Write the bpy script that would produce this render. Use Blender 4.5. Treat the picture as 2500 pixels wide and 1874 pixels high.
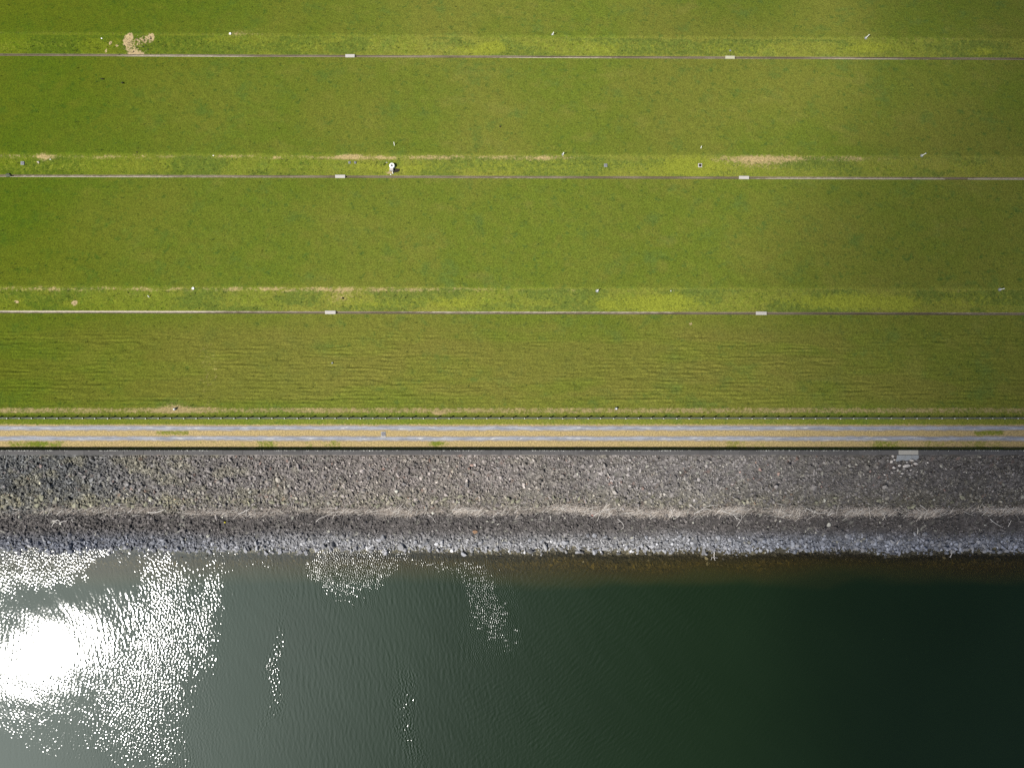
import bpy, math, random
import numpy as np
from mathutils import Vector, Matrix

# ------------------------------------------------------------------ camera, sky, sun, exposure
S = bpy.context.scene
for o in list(bpy.data.objects):
    bpy.data.objects.remove(o)
COL = S.collection
H = 104.0            # flying height over the dam crest (crest = z 0)
F = 1664.0           # focal length in pixels of the 2500 px wide photograph
WZ = -6.0            # lake level

cam_d = bpy.data.cameras.new("camera")
cam_d.sensor_width = 36.0
cam_d.lens = F / 2500.0 * 36.0
cam_d.clip_start = 1.0
cam_d.clip_end = 5000.0
cam = bpy.data.objects.new("camera", cam_d)
cam.location = (0, 0, H)
cam.rotation_euler = (0, 0, 0)
COL.objects.link(cam)
S.camera = cam

SUN = Vector((-0.683, -0.3945, 1.0)).normalized()
w = bpy.data.worlds.new("World")
S.world = w
w.use_nodes = True
wn = w.node_tree
bg = wn.nodes["Background"]
sky = wn.nodes.new("ShaderNodeTexSky")
sky.sky_type = 'NISHITA'
sky.sun_disc = False
sky.sun_elevation = math.asin(SUN.z)
sky.sun_rotation = math.atan2(SUN.x, SUN.y)
sky.dust_density = 2.0
wn.links.new(sky.outputs[0], bg.inputs[0])
bg.inputs[1].default_value = 0.052

sl = bpy.data.lights.new("sun", 'SUN')
sl.energy = 4.5
sl.angle = math.radians(0.5)
sl.color = (1.0, 0.970, 0.915)
so = bpy.data.objects.new("sun", sl)
so.rotation_euler = (-SUN).to_track_quat('-Z', 'Y').to_euler()
so.location = SUN * 300
COL.objects.link(so)

S.view_settings.view_transform = 'Standard'
S.view_settings.look = 'None'
S.view_settings.gamma = 1.0
S.view_settings.exposure = 1.0
S.render.engine = 'CYCLES'
S.cycles.use_denoising = False
S.cycles.max_bounces = 5
S.cycles.diffuse_bounces = 2
S.cycles.glossy_bounces = 2
S.cycles.transparent_max_bounces = 8
S.cycles.volume_bounces = 0
S.cycles.sample_clamp_indirect = 4.0

random.seed(7)
RNG = np.random.RandomState(11)

# ------------------------------------------------------------------ helpers: noise, profile, placing
_tab = {}
def vnoise(x, y, seed=0):
    """smooth value noise, 0..1, one cell per unit"""
    if seed not in _tab:
        _tab[seed] = np.random.RandomState(1000 + seed).rand(256, 256)
    t = _tab[seed]
    x = np.asarray(x, float); y = np.asarray(y, float)
    xi = np.floor(x).astype(int); yi = np.floor(y).astype(int)
    fx = x - xi; fy = y - yi
    fx = fx * fx * (3 - 2 * fx); fy = fy * fy * (3 - 2 * fy)
    a = t[xi & 255, yi & 255]; b = t[(xi + 1) & 255, yi & 255]
    c = t[xi & 255, (yi + 1) & 255]; d = t[(xi + 1) & 255, (yi + 1) & 255]
    return (a * (1 - fx) + b * fx) * (1 - fy) + (c * (1 - fx) + d * fx) * fy

def fbm(x, y, seed=0, n=4):
    s = 0; a = 0.5; tot = 0
    for i in range(n):
        s = s + a * vnoise(x * 2 ** i + 17.3 * i, y * 2 ** i + 5.1 * i, seed + i)
        tot += a; a *= 0.5
    return s / tot

def sstep(a, b, x):
    t = np.clip((np.asarray(x, float) - a) / (b - a), 0, 1)
    return t * t * (3 - 2 * t)

# cross-section of the dam (y, z): lake side .. crest .. three benches .. valley
PY = [-400, -62, -26.97, -10.75, -10.7, -4.6, 11.20, 15.7, 35.40, 39.7, 59.75, 64.0, 84.0, 500]
PZ = [-19, -19, -6.1, -0.35, 0.0, 0.0, -6.4, -6.4, -13.8, -13.8, -21.2, -21.2, -28.7, -29.5]
CH = [(11.51, -6.4), (35.71, -13.8), (60.04, -21.2)]     # drainage channels (y, z)
KY = [-5, 11.5, 35.7, 60, 64, 90]
KK = [0, .0020, .0028, .0040, .0055, .0055]
def kwarp(y):
    return np.interp(y, KY, KK)

def bank_off(x, y):
    return 0.55 * (fbm(np.asarray(x) / 9, np.asarray(y) / 40, 131, 4) - .5) * sstep(-16, -23, y)

def gz(x, y):
    """ground height at a place (benches run very slightly askew)"""
    x = np.asarray(x, float); y = np.asarray(y, float)
    xx = np.clip(x, -100, 100)
    y0 = y + kwarp(y) * xx
    return np.interp(y0, PY, PZ) + bank_off(x, y)

def at(px, py, h=0.0):
    """the point of the ground that the photograph shows at pixel px, py"""
    z = 0.0
    for _ in range(12):
        d = H - z - h
        x = (px - 1250) * d / F; y = (937 - py) * d / F
        z = float(gz(x, y))
    return Vector((x, y, z + h))

def to_px(x, y, z):
    d = H - z
    return 1250 + x * F / d, 937 - y * F / d

def new_mesh(name, verts, faces, smooth=False):
    verts = np.asarray(verts, np.float32)
    faces = np.asarray(faces, np.int32)
    me = bpy.data.meshes.new(name)
    n, k = faces.shape
    me.vertices.add(len(verts)); me.vertices.foreach_set("co", verts.ravel())
    me.loops.add(n * k); me.loops.foreach_set("vertex_index", faces.ravel())
    me.polygons.add(n)
    me.polygons.foreach_set("loop_start", np.arange(0, n * k, k, dtype=np.int32))
    me.polygons.foreach_set("use_smooth", np.full(n, smooth, bool))
    me.update(calc_edges=True)
    me.validate()
    return me

def col_attr(me, name, rgb):
    a = me.attributes.new(name, 'FLOAT_COLOR', 'POINT')
    c = np.ones((len(rgb), 4), np.float32); c[:, :rgb.shape[1]] = rgb
    a.data.foreach_set("color", c.ravel())

def add(name, me, m=None, parent=None, label=None, cat=None, group=None, kind=None, loc=None):
    o = bpy.data.objects.new(name, me)
    COL.objects.link(o)
    if m and me:
        me.materials.clear(); me.materials.append(m)
    if parent: o.parent = parent
    tag(o, label, cat, group, kind)
    if loc is not None: o.location = loc
    return o

def tag(o, label=None, cat=None, group=None, kind=None):
    if label: o["label"] = label
    if cat: o["category"] = cat
    if group: o["group"] = group
    if kind: o["kind"] = kind

def grid_mesh(name, xs, ys, zf, smooth=True, warp=False):
    X, Y = np.meshgrid(xs, ys, indexing='ij')
    Z, Y2 = zf(X, Y)
    v = np.stack([X, Y2, Z], -1).reshape(-1, 3)
    nx, ny = len(xs), len(ys)
    i = np.arange(nx - 1)[:, None] * ny + np.arange(ny - 1)[None, :]
    i = i.ravel()
    f = np.stack([i, i + ny, i + ny + 1, i + 1], -1)
    return new_mesh(name, v, f, smooth), v

def box_v(x0, x1, y0, y1, z0, z1):
    v = [(x0, y0, z0), (x1, y0, z0), (x1, y1, z0), (x0, y1, z0), (x0, y0, z1), (x1, y0, z1), (x1, y1, z1), (x0, y1, z1)]
    f = [(0, 3, 2, 1), (4, 5, 6, 7), (0, 1, 5, 4), (1, 2, 6, 5), (2, 3, 7, 6), (3, 0, 4, 7)]
    return v, f

def bev_box(name, x0, x1, y0, y1, z0, z1, bev=0.02, jit=0.0, seed=0):
    """box with chamfered top edges, a little worn"""
    r = random.Random(seed)
    lv = [(x0, y0, z0, 0), (0, 0, z1 - bev, 0), (0, 0, z1, bev)]
    v = []; f = []
    for (z, b) in ((z0, 0), (z1 - bev, 0), (z1, bev)):
        for (x, y) in ((x0 + b, y0 + b), (x1 - b, y0 + b), (x1 - b, y1 - b), (x0 + b, y1 - b)):
            v.append((x + r.uniform(-jit, jit), y + r.uniform(-jit, jit), z + r.uniform(-jit, jit) * .5))
    for L in (0, 4):
        for k in range(4):
            f.append((L + k, L + (k + 1) % 4, L + 4 + (k + 1) % 4, L + 4 + k))
    f.append((8, 9, 10, 11)); f.append((3, 2, 1, 0))
    return new_mesh(name, v, f)

def cyl(name, r0, r1, z0, z1, n=20, inner=None, bev=0.0, smooth=False):
    """turned disc / tube standing on z0; inner = hole radius"""
    prof = []
    if inner: prof += [(inner, z0)]
    else: prof += [(0.0001, z0)]
    prof += [(r0, z0), (r1, z1 - bev), (r1 - bev, z1)]
    if inner: prof += [(inner, z1), (inner, z0)]
    else: prof += [(0.0001, z1)]
    v = []; f = []
    for (r, z) in prof:
        for k in range(n):
            a = 2 * math.pi * k / n
            v.append((r * math.cos(a), r * math.sin(a), z))
    for i in range(len(prof) - 1):
        for k in range(n):
            f.append((i * n + k, i * n + (k + 1) % n, (i + 1) * n + (k + 1) % n, (i + 1) * n + k))
    return new_mesh(name, v, f, smooth)

def tube_arrays(pts, rads, n=6):
    v = []; f = []
    pts = [Vector(p) for p in pts]
    for i, p in enumerate(pts):
        t = (pts[min(i + 1, len(pts) - 1)] - pts[max(i - 1, 0)]).normalized()
        a = t.cross(Vector((0, 0, 1)))
        if a.length < 1e-3: a = Vector((1, 0, 0))
        a.normalize(); b = t.cross(a)
        for k in range(n):
            an = 2 * math.pi * k / n
            v.append(tuple(p + (a * math.cos(an) + b * math.sin(an)) * rads[i]))
    for i in range(len(pts) - 1):
        for k in range(n):
            f.append((i * n + k, i * n + (k + 1) % n, (i + 1) * n + (k + 1) % n, (i + 1) * n + k))
    return v, f

def merge(parts):
    V = []; Fc = []
    for v, f in parts:
        o = len(V); V += list(v); Fc += [tuple(i + o for i in q) for q in f]
    return V, Fc

# ------------------------------------------------------------------ materials
class NT:
    def __init__(s, name):
        s.m = bpy.data.materials.new(name); s.m.use_nodes = True
        s.t = s.m.node_tree; s.t.nodes.clear()
        s.out = s.n("ShaderNodeOutputMaterial")
        s.pos = s.n("ShaderNodeNewGeometry").outputs["Position"]
    def n(s, typ, **kw):
        nd = s.t.nodes.new(typ)
        for k, v in kw.items(): setattr(nd, k, v)
        return nd
    def l(s, a, b): s.t.links.new(a, b)
    def sc(s, sx, sy, sz=1):
        m = s.n("ShaderNodeVectorMath", operation='MULTIPLY'); s.l(s.pos, m.inputs[0]); m.inputs[1].default_value = (sx, sy, sz)
        return m.outputs[0]
    def noise(s, scale, detail=3, rough=.6, vec=None, dist=0):
        nd = s.n("ShaderNodeTexNoise"); s.l(vec or s.pos, nd.inputs["Vector"])
        nd.inputs["Scale"].default_value = scale; nd.inputs["Detail"].default_value = detail; nd.inputs["Roughness"].default_value = rough
        nd.inputs["Distortion"].default_value = dist
        return nd.outputs["Fac"]
    def ramp(s, v, a, b, lo=0.0, hi=1.0):
        nd = s.n("ShaderNodeMapRange", interpolation_type='SMOOTHSTEP'); s.l(v, nd.inputs["Value"])
        nd.inputs["From Min"].default_value = a; nd.inputs["From Max"].default_value = b
        nd.inputs["To Min"].default_value = lo; nd.inputs["To Max"].default_value = hi
        return nd.outputs["Result"]
    def math(s, op, a, b=None):
        nd = s.n("ShaderNodeMath", operation=op)
        for i, q in enumerate((a, b)):
            if q is None: continue
            if isinstance(q, (int, float)): nd.inputs[i].default_value = q
            else: s.l(q, nd.inputs[i])
        return nd.outputs[0]
    def mix(s, f, a, b, blend='MIX'):
        nd = s.n("ShaderNodeMix", data_type='RGBA', blend_type=blend)
        for i, q in ((0, f), (6, a), (7, b)):
            if isinstance(q, (int, float)): nd.inputs[i].default_value = q
            elif isinstance(q, tuple): nd.inputs[i].default_value = (*q, 1)
            else: s.l(q, nd.inputs[i])
        return nd.outputs[2]
    def attr(s, name, comp=None):
        nd = s.n("ShaderNodeAttribute", attribute_name=name)
        if comp is None: return nd.outputs["Color"]
        sp = s.n("ShaderNodeSeparateColor"); s.l(nd.outputs["Color"], sp.inputs[0])
        return sp.outputs[comp]
    def bright(s, colour, fac):
        c = s.n("ShaderNodeCombineColor")
        for i in range(3): s.l(fac, c.inputs[i])
        return s.mix(1.0, colour, c.outputs[0], 'MULTIPLY')
    def finish(s, colour, rough=.9, bump=None, dist=.05, strength=.5, spec=.2):
        p = s.n("ShaderNodeBsdfPrincipled")
        if isinstance(colour, tuple): p.inputs["Base Color"].default_value = (*colour, 1)
        else: s.l(colour, p.inputs["Base Color"])
        p.inputs["Roughness"].default_value = rough
        p.inputs["Specular IOR Level"].default_value = spec
        if bump is not None:
            b = s.n("ShaderNodeBump"); s.l(bump, b.inputs["Height"]); b.inputs["Distance"].default_value = dist; b.inputs["Strength"].default_value = strength
            s.l(b.outputs[0], p.inputs["Normal"])
        s.l(p.outputs[0], s.out.inputs["Surface"])
        return s.m

def mat_grass():
    s = NT("grass")
    big = s.noise(.045, 3, .5)
    mid = s.noise(.35, 4, .6)
    fine = s.noise(4.5, 3, .7)
    tiny = s.noise(11.0, 2, .6)
    c = s.mix(s.ramp(big, .35, .65), (.085, .110, .012), (.107, .115, .017))
    c = s.mix(s.ramp(mid, .42, .74, 0, .5), c, (.112, .112, .018))
    c = s.mix(s.ramp(s.noise(.9, 4, .65), .54, .72, 0, .85), c, (.050, .082, .014))
    c = s.mix(s.ramp(s.noise(.22, 5, .7), .52, .70, 0, .7), c, (.066, .100, .018))
    c = s.mix(s.ramp(s.noise(.13, 4, .65, s.sc(1, 1.6)), .54, .72, 0, .7), c, (.122, .124, .022))
    c = s.mix(s.math("MULTIPLY", s.attr("deep", 1), .55), c, (.116, .104, .021))
    bn = s.ramp(s.math("ADD", s.attr("deep", 2), s.math("MULTIPLY", s.math("SUBTRACT", s.noise(1.5, 5, .75), .5), 2.4)), .25, .95)
    c = s.mix(s.math("MULTIPLY", bn, .50), c, (.138, .134, .024))
    c = s.mix(s.ramp(s.math("ADD", s.attr("deep", 2), s.math("MULTIPLY", s.noise(1.5, 4, .7), 1.0)), 1.15, 1.42, 0, .75), c, (.052, .078, .013))
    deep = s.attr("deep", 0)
    c = s.mix(deep, c, s.mix(1.0, c, (.55, .68, .13), 'MULTIPLY'))  # multiplies the painted left-edge falloff into the grass
    lush = s.attr("cover", 1); dry = s.attr("cover", 0); bare = s.attr("cover", 2)
    n2 = s.noise(1.6, 5, .7)
    lf = s.ramp(s.math('ADD', lush, s.math('MULTIPLY', s.math('SUBTRACT', n2, .5), 1.6)), .25, .80)
    c = s.mix(s.math('MULTIPLY', lf, .8), c, (.138, .152, .016))
    n3 = s.noise(2.3, 5, .75)
    df = s.ramp(s.math('ADD', dry, s.math('MULTIPLY', s.math('SUBTRACT', n3, .5), 1.9)), .30, .90)
    c = s.mix(df, c, (.235, .178, .082))
    n4 = s.noise(2.4, 4, .75)
    bf = s.ramp(s.math('ADD', bare, s.math('MULTIPLY', s.math('SUBTRACT', n4, .5), 1.5)), .42, .60)
    c = s.mix(bf, c, (.250, .190, .100))
    c = s.bright(c, s.ramp(fine, .25, .75, .62, 1.40))
    c = s.bright(c, s.ramp(tiny, .25, .75, .75, 1.25))
    h = s.math('ADD', s.math('MULTIPLY', fine, .7), s.math('MULTIPLY', tiny, .4))
    return s.finish(c, .95, h, .12, .55, .08)

def mat_gravel():
    s = NT("gravel")
    st = s.noise(1.0, 4, .6, s.sc(.35, 3.0))
    c = s.mix(s.ramp(st, .35, .62), (.125, .134, .154), (.200, .210, .232))
    c = s.mix(s.ramp(s.noise(1.0, 4, .65, s.sc(.45, 3.2, 1)), .55, .68), c, (.330, .325, .315))
    f = s.noise(9, 3, .7)
    c = s.mix(s.ramp(s.attr("edge", 0), .1, .9), (.170, .140, .105), c)
    return s.finish(s.bright(c, s.ramp(f, .25, .75, .8, 1.2)), .95, f, .05, .5)

def mat_concrete(name, base, stain=(.05, .045, .04), var=.35, spots=None, jointed=False):
    s = NT(name)
    a = s.noise(1.3, 5, .65); f = s.noise(14, 3, .7)
    c = s.mix(s.ramp(a, .45, .8, 0, var), base, stain)
    if jointed:
        oi = s.n("ShaderNodeObjectInfo").outputs["Random"]
        c = s.bright(c, s.ramp(oi, 0, 1, .90, 1.08))
    if spots:
        sp = s.noise(3.2, 4, .7)
        c = s.mix(s.ramp(sp, .62, .68), c, spots)
    c = s.bright(c, s.ramp(f, .2, .8, .85, 1.15))
    return s.finish(c, .9, f, .03, .4)

def mat_channel():
    s = NT("channel_concrete")
    a = s.noise(1.0, 4, .6, s.sc(.09, 1.2)); b = s.noise(1.0, 4, .7, s.sc(1.2, 6.0)); f = s.noise(10, 3, .7)
    p = s.math('ADD', s.attr("pale", 0), s.math('MULTIPLY', s.math('SUBTRACT', b, .5), 1.1))
    c = s.mix(s.ramp(a, .40, .65), (.095, .076, .050), (.165, .135, .098))
    c = s.mix(s.ramp(p, .40, .85), c, (.330, .290, .232))
    return s.finish(s.bright(c, s.ramp(f, .2, .8, .75, 1.25)), .95, f, .03, .4)

def mat_stone(name="stone", attr=True, base=None, lichen=(.16, .155, .105), lich=.25):
    s = NT(name)
    c = s.attr("tint") if attr else s.mix(0.0, base, base)
    if not attr:
        oi = s.n("ShaderNodeObjectInfo").outputs["Random"]
        c = s.bright(c, s.ramp(oi, 0, 1, .72, 1.25))
    n = s.noise(3.5, 4, .7)
    c = s.mix(s.ramp(n, .56, .72, 0, lich), c, lichen)
    f = s.noise(13, 3, .7)
    c = s.bright(c, s.ramp(f, .2, .8, .72, 1.28))
    return s.finish(c, .88, f, .04, .6, .25)

def mat_plain(name, colour, rough=.7, var=.2):
    s = NT(name)
    f = s.noise(8, 3, .6)
    return s.finish(s.bright(s.mix(0.0, colour, colour), s.ramp(f, .2, .8, 1 - var, 1 + var)), rough, f, .01, .3)

def mat_water():
    s = NT("water")
    t = s.t
    deep = s.mix(s.ramp(s.noise(.03, 2, .5), .35, .65), (.0042, .0104, .0026), (.0052, .0124, .0036))
    sh = s.attr("depth", 0)
    body = s.n("ShaderNodeBsdfDiffuse"); s.l(s.mix(s.ramp(sh, .4, 2.4), (.036, .031, .007), deep), body.inputs[0])
    tr = s.n("ShaderNodeBsdfTransparent"); s.l(s.mix(s.ramp(sh, .0, 2.2), (.72, .68, .55), (.50, .40, .16)), tr.inputs[0])
    mx = s.n("ShaderNodeMixShader"); s.l(s.ramp(sh, 0.0, 2.2, .02, 1.0), mx.inputs[0]); s.l(tr.outputs[0], mx.inputs[1]); s.l(body.outputs[0], mx.inputs[2])
    rip = s.noise(7.0, 2, .6, s.sc(1.0, .55))
    b = s.n("ShaderNodeBump"); s.l(rip, b.inputs["Height"]); b.inputs["Distance"].default_value = .0010; b.inputs["Strength"].default_value = 1.0
    g1 = s.n("ShaderNodeBsdfGlossy", distribution="BECKMANN"); s.l(s.ramp(s.attr("depth", 1), 0, 1, .105, .185), g1.inputs["Roughness"]); s.l(b.outputs[0], g1.inputs["Normal"])
    g2 = s.n("ShaderNodeBsdfGlossy", distribution="BECKMANN"); g2.inputs["Roughness"].default_value = .48; g2.inputs["Color"].default_value = (.86, 1.0, 1.05, 1)
    g = s.n("ShaderNodeMixShader"); g.inputs[0].default_value = .38; s.l(g1.outputs[0], g.inputs[1]); s.l(g2.outputs[0], g.inputs[2])
    fr = s.n("ShaderNodeFresnel"); fr.inputs[0].default_value = 1.333
    m = s.n("ShaderNodeMixShader"); s.l(fr.outputs[0], m.inputs[0]); s.l(mx.outputs[0], m.inputs[1]); s.l(g.outputs[0], m.inputs[2])
    s.l(m.outputs[0], s.out.inputs["Surface"])
    return s.m

M_GRASS = mat_grass()
M_GRAVEL = mat_gravel()
M_WALL = mat_concrete("old_concrete", (.060, .058, .057), (.036, .034, .033), .6, jointed=True)
M_PALE = mat_concrete("pale_concrete", (.225, .215, .190), (.20, .19, .17), .3)
M_APRON = mat_concrete("apron_concrete", (.155, .165, .175), (.09, .09, .085), .6)
M_KERB = mat_concrete("kerb_concrete", (.058, .064, .044), (.04, .05, .025), .7, spots=(.42, .42, .34))
M_SLAB = mat_concrete("slab_concrete", (.300, .280, .262), (.22, .20, .18), .3)
M_CHAN = mat_channel()
M_STONE = mat_stone()
M_WHITE = mat_plain("white_paint", (.62, .62, .57), .6, .15)
M_POST = mat_plain("weathered_post", (.38, .37, .34), .8, .3)
M_RAIL = mat_plain("galvanised_rail", (.09, .095, .085), .55, .2)
M_IRON = mat_plain("iron_cover", (.105, .105, .115), .6, .3)
M_DARK = mat_plain("dark_hollow", (.018, .015, .010), .95, .3)
M_WOOD = mat_plain("bleached_wood", (.42, .395, .365), .85, .3)
M_STRAW = mat_stone("straw", True, None, (.25, .22, .18), .1)
M_TUFT = mat_plain("tuft_grass", (.045, .070, .012), .9, .4)

# ------------------------------------------------------------------ ground of the dam (grass, benches, crest) as one sheet
def rows(a, b, st):
    n = max(1, int(round((b - a) / st)))
    return list(np.linspace(a, b, n, endpoint=False))
far = [90, 93, 98, 106, 120, 145, 190, 270, 400, 700, 1200]
XS = np.array([-q for q in far[::-1]] + list(np.arange(-88, 88.01, .24)) + far)
ys = rows(-10.0, -4.6, .2) + rows(-4.6, 11.20, .105)
for k, (cy, cz) in enumerate(CH):
    a = [11.20, 35.40, 59.75][k]; e = [15.7, 39.7, 64.0][k]
    ys += rows(a, cy - .20, .2)
    ys += [cy - .20, cy - .185, cy + .185, cy + .20]
    ys += rows(cy + .40, e, .22)
    ys += rows(e, [35.40, 59.75, 84.0][k], .22)
ys += [84, 85, 87, 91, 100, 120, 160, 230, 340, 500, 800, 1300]
YS = np.array(sorted(set(round(q, 4) for q in ys)))

def ground_z(X, Y0):
    Xc = np.clip(X, -100, 100)
    Y = Y0 - kwarp(Y0) * Xc
    Z = np.interp(Y0, PY, PZ)
    # rough tussocks, terracettes on the top slope, trench under each channel
    amp = .035 + .03 * sstep(.5, .7, fbm(X / 9, Y / 9, 3))
    for (cy, cz), e in zip(CH, (15.7, 39.7, 64.0)):
        amp = amp + .05 * sstep(cy, cy + .6, Y0) * (1 - sstep(e - .3, e + .4, Y0))
    amp = amp * (1 - .7 * (1 - sstep(-5.5, -4.6, Y0)))
    t = (vnoise(X / .45, Y / .4, 21) - .5) * 1.0 + (vnoise(X / 1.3, Y / 1.1, 22) - .5) * 1.2
    near = np.ones_like(Y0)
    for cy, cz in CH:
        near = near * sstep(.22, .6, np.abs(Y0 - cy))
    tm = sstep(-4.2, -2.2, Y0) * (1 - sstep(6.5, 10.0, Y0)) * (.38 + .62 * sstep(.34, .66, fbm(X / 11, Y / 4, 31, 4))) * sstep(.30, .66, fbm(X / 3.1, Y / .8, 35, 3)) * 1.5
    ph = Y / .60 + 1.0 * fbm(X / 9.0, Y / 2.6, 41, 3) + .55 * fbm(X / 1.6, Y / .6, 45, 2)
    saw = ph - np.floor(ph)
    saw = np.where(saw < .7, saw / .7, (1 - saw) / .3)
    streak = fbm(X / 2.0, Y / .34, 47, 2) - .5
    Z = Z + (amp * t + .085 * tm * (saw - .5) + .16 * streak * (.3 + tm) * sstep(-4.2, -2.2, Y0) * (1 - sstep(6.5, 10.0, Y0))) * near
    for cy, cz in CH:
        Z = np.where(np.abs(Y0 - cy) < .19, np.interp(Y0, PY, PZ) - .6, Z)
    return Z, Y
gm, gv = grid_mesh("ground", XS, YS, ground_z)
px, py = to_px(gv[:, 0], gv[:, 1], gv[:, 2])

def blob(cx, cy, rx, ry, amp=1.0):
    return amp * np.exp(-(((px - cx) / rx) ** 2 + ((py - cy) / ry) ** 2))
def strip(y0, y1, soft, x0=-500, x1=3000, xs=60):
    return sstep(y0 - soft, y0 + soft, py) * (1 - sstep(y1 - soft, y1 + soft, py)) * sstep(x0 - xs, x0 + xs, px) * (1 - sstep(x1 - xs, x1 + xs, px))
wx = (px - 1250) / 1250
dry = np.zeros(len(gv)); lush = np.zeros(len(gv)); bare = np.zeros(len(gv))
b1 = 702 + 3.5 * wx; b2 = 378 + 3.5 * wx; b3 = 90 + 7.5 * wx
band = lambda yc, wd: np.exp(-((py - yc) / wd) ** 2)
nx1 = fbm(px / 160, py / 60, 51, 3)
nx2 = sstep(.42, .62, fbm(px / 34, py / 9, 55, 4))
dry += .62 * band(b1 + 5, 6) * (.45 + .55 * (1 - sstep(900, 1500, px))) * (.5 + .5 * nx2) * (.5 + nx1) + .18 * band(b1 + 18, 16) * (1 - sstep(900, 1500, px))
dry += .72 * band(b2 + 7, 7) * (.35 + .65 * (1 - sstep(1100, 1500, px))) * (.45 + .55 * nx2) * (.5 + nx1) + blob(860, 383, 35, 7, .6) + blob(1330, 386, 80, 8, .45) + blob(1860, 388, 110, 11, .75) + blob(2080, 388, 60, 10, .45) + blob(1850, 405, 90, 14, .4)
dry += blob(590, 78, 38, 7, .42) + blob(575, 86, 20, 5, .3)
dry += .30 * band(b3 - 2, 4) * (.3 + nx1)
dry += .40 * band(b1 + 25, 20) * sstep(780, 830, px) * (1 - sstep(830, 900, px))
dry += .66 * strip(994, 1009, 5) * (.6 + .6 * nx1)                      # mown strip above the fence
dry += blob(430, 993, 45, 14, .55) + blob(1072, 1009, 16, 5, .8) + blob(110, 385, 22, 12, .6)
dry += 1.10 * strip(1036, 1066, 2.5) + .92 * strip(1062, 1094, 3) * (1 - .45 * sstep(.5, .7, fbm(px / 90, py / 400, 61, 3)))
dry += .30 * strip(1026, 1036, 4) * sstep(.35, .7, nx1)
dry -= .62 * strip(1040, 1066, 1, 382, 462, 5) + .75 * strip(1040, 1066, 1, 2378, 2452, 8)
dry -= blob(90, 1084, 50, 8, .6) + blob(1070, 1082, 25, 6, .6) + blob(30, 1084, 16, 8, .3)
for (cx, cy, rx, ry, a) in ((1590, 745, 95, 20, .75), (1640, 735, 40, 25, .5), (2080, 738, 130, 20, .65), (2205, 745, 30, 20, .5), (1690, 405, 60, 25, .85), (1205, 115, 26, 14, .9), (1160, 125, 60, 12, .4),
                            (2120, 115, 60, 16, .5), (2400, 128, 30, 10, .5), (950, 410, 120, 18, .35), (1480, 745, 20, 12, .7), (1100, 740, 100, 18, .3), (900, 745, 80, 16, .25)):
    lush += blob(cx, cy, rx, ry, a)
for (e, w2) in ((b1 + 32, 28), (b2 + 30, 26), (b3 + 26, 22)):
    lush += .30 * band(e, w2)
lush += .18 * sstep(.55, .8, fbm(px / 300, py / 180, 71, 3))
for (cx, cy, rx, ry, a) in ((320, 112, 22, 24, .46), (352, 98, 22, 16, .5), (335, 130, 26, 8, .62), (370, 90, 9, 10, .8), (318, 88, 7, 8, .8), (270, 105, 5, 6, .9), (285, 112, 4, 4, .9), (259, 125, 4, 5, .9), (308, 100, 8, 14, .7),
                            (182, 738, 9, 8, 1.0), (41, 737, 7, 6, .8), (93, 396, 6, 5, .7), (950, 421, 9, 5, .8), (972, 413, 6, 8, .5), (1686, 790, 5, 5, .7)):
    bare += blob(cx, cy, rx, ry, a)
deep = (1 - sstep(-50, 1300, px + 330 * (fbm(px / 260, py / 260, 75, 4) - .5) + .35 * py)) * .95  # left-hand darkening from lens and backlight, put into the grass colour
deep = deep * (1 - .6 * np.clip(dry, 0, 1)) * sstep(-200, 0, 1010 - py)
bench = 0
for e_, c_ in ((b1, 764 + 2.5 * wx), (b2, 433 + 3.5 * wx), (b3, 139 + 5 * wx)):
    bench = bench + sstep(-3, 3, py - e_) * (1 - sstep(-2, 2, py - c_))
bench = bench * (.62 + .25 * sstep(.4, .6, fbm(px / 120, py / 40, 79, 3)))
dry += .22 * strip(830, 1005, 20, 485, 535, 14) * (.5 + nx1)
rgh = strip(800, 985, 40) * (.3 + .9 * sstep(.4, .6, fbm(px / 220, py / 50, 77, 3)))
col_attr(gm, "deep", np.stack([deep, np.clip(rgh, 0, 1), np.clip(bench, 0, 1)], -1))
col_attr(gm, "cover", np.stack([np.clip(dry, 0, 1.4), np.clip(lush, 0, 1.2), np.clip(bare, 0, 1.2)], -1))
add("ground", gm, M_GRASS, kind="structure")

# gravel wheel tracks on the crest: two sheets just proud of the ground
def track(yc, seed):
    xs = np.array([-1200, -500, -200] + list(np.arange(-95, 95.01, .3)) + [200, 500, 1200])
    us = np.array([-1, -.72, -.4, 0, .4, .72, 1])
    X, U = np.meshgrid(xs, us, indexing='ij')
    wd = .40 + .10 * (vnoise(X / 1.1, U * 0 + np.sign(U) * 9, seed) - .5) + .10 * (vnoise(X / .35, np.sign(U) * 5, seed + 1) - .5)
    Y = yc + U * wd + .10 * (fbm(X / 11, X * 0, seed + 2, 3) - .5)
    Z = .016 + .006 * (1 - U ** 2) * 0 - .012 * np.abs(U) ** 3 + .0 * X
    v = np.stack([X, Y, Z + .012], -1).reshape(-1, 3); ny = len(us)
    i = (np.arange(len(xs) - 1)[:, None] * ny + np.arange(ny - 1)[None, :]).ravel()
    me = new_mesh("gravel_track", v, np.stack([i, i + ny, i + ny + 1, i + 1], -1), True)
    col_attr(me, "edge", np.repeat((1 - np.abs(U.reshape(-1, 1)) ** 1.5), 3, 1))
    add("gravel_track", me, M_GRAVEL, kind="structure")
track(-6.74, 81)
track(-8.31, 91)

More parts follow.
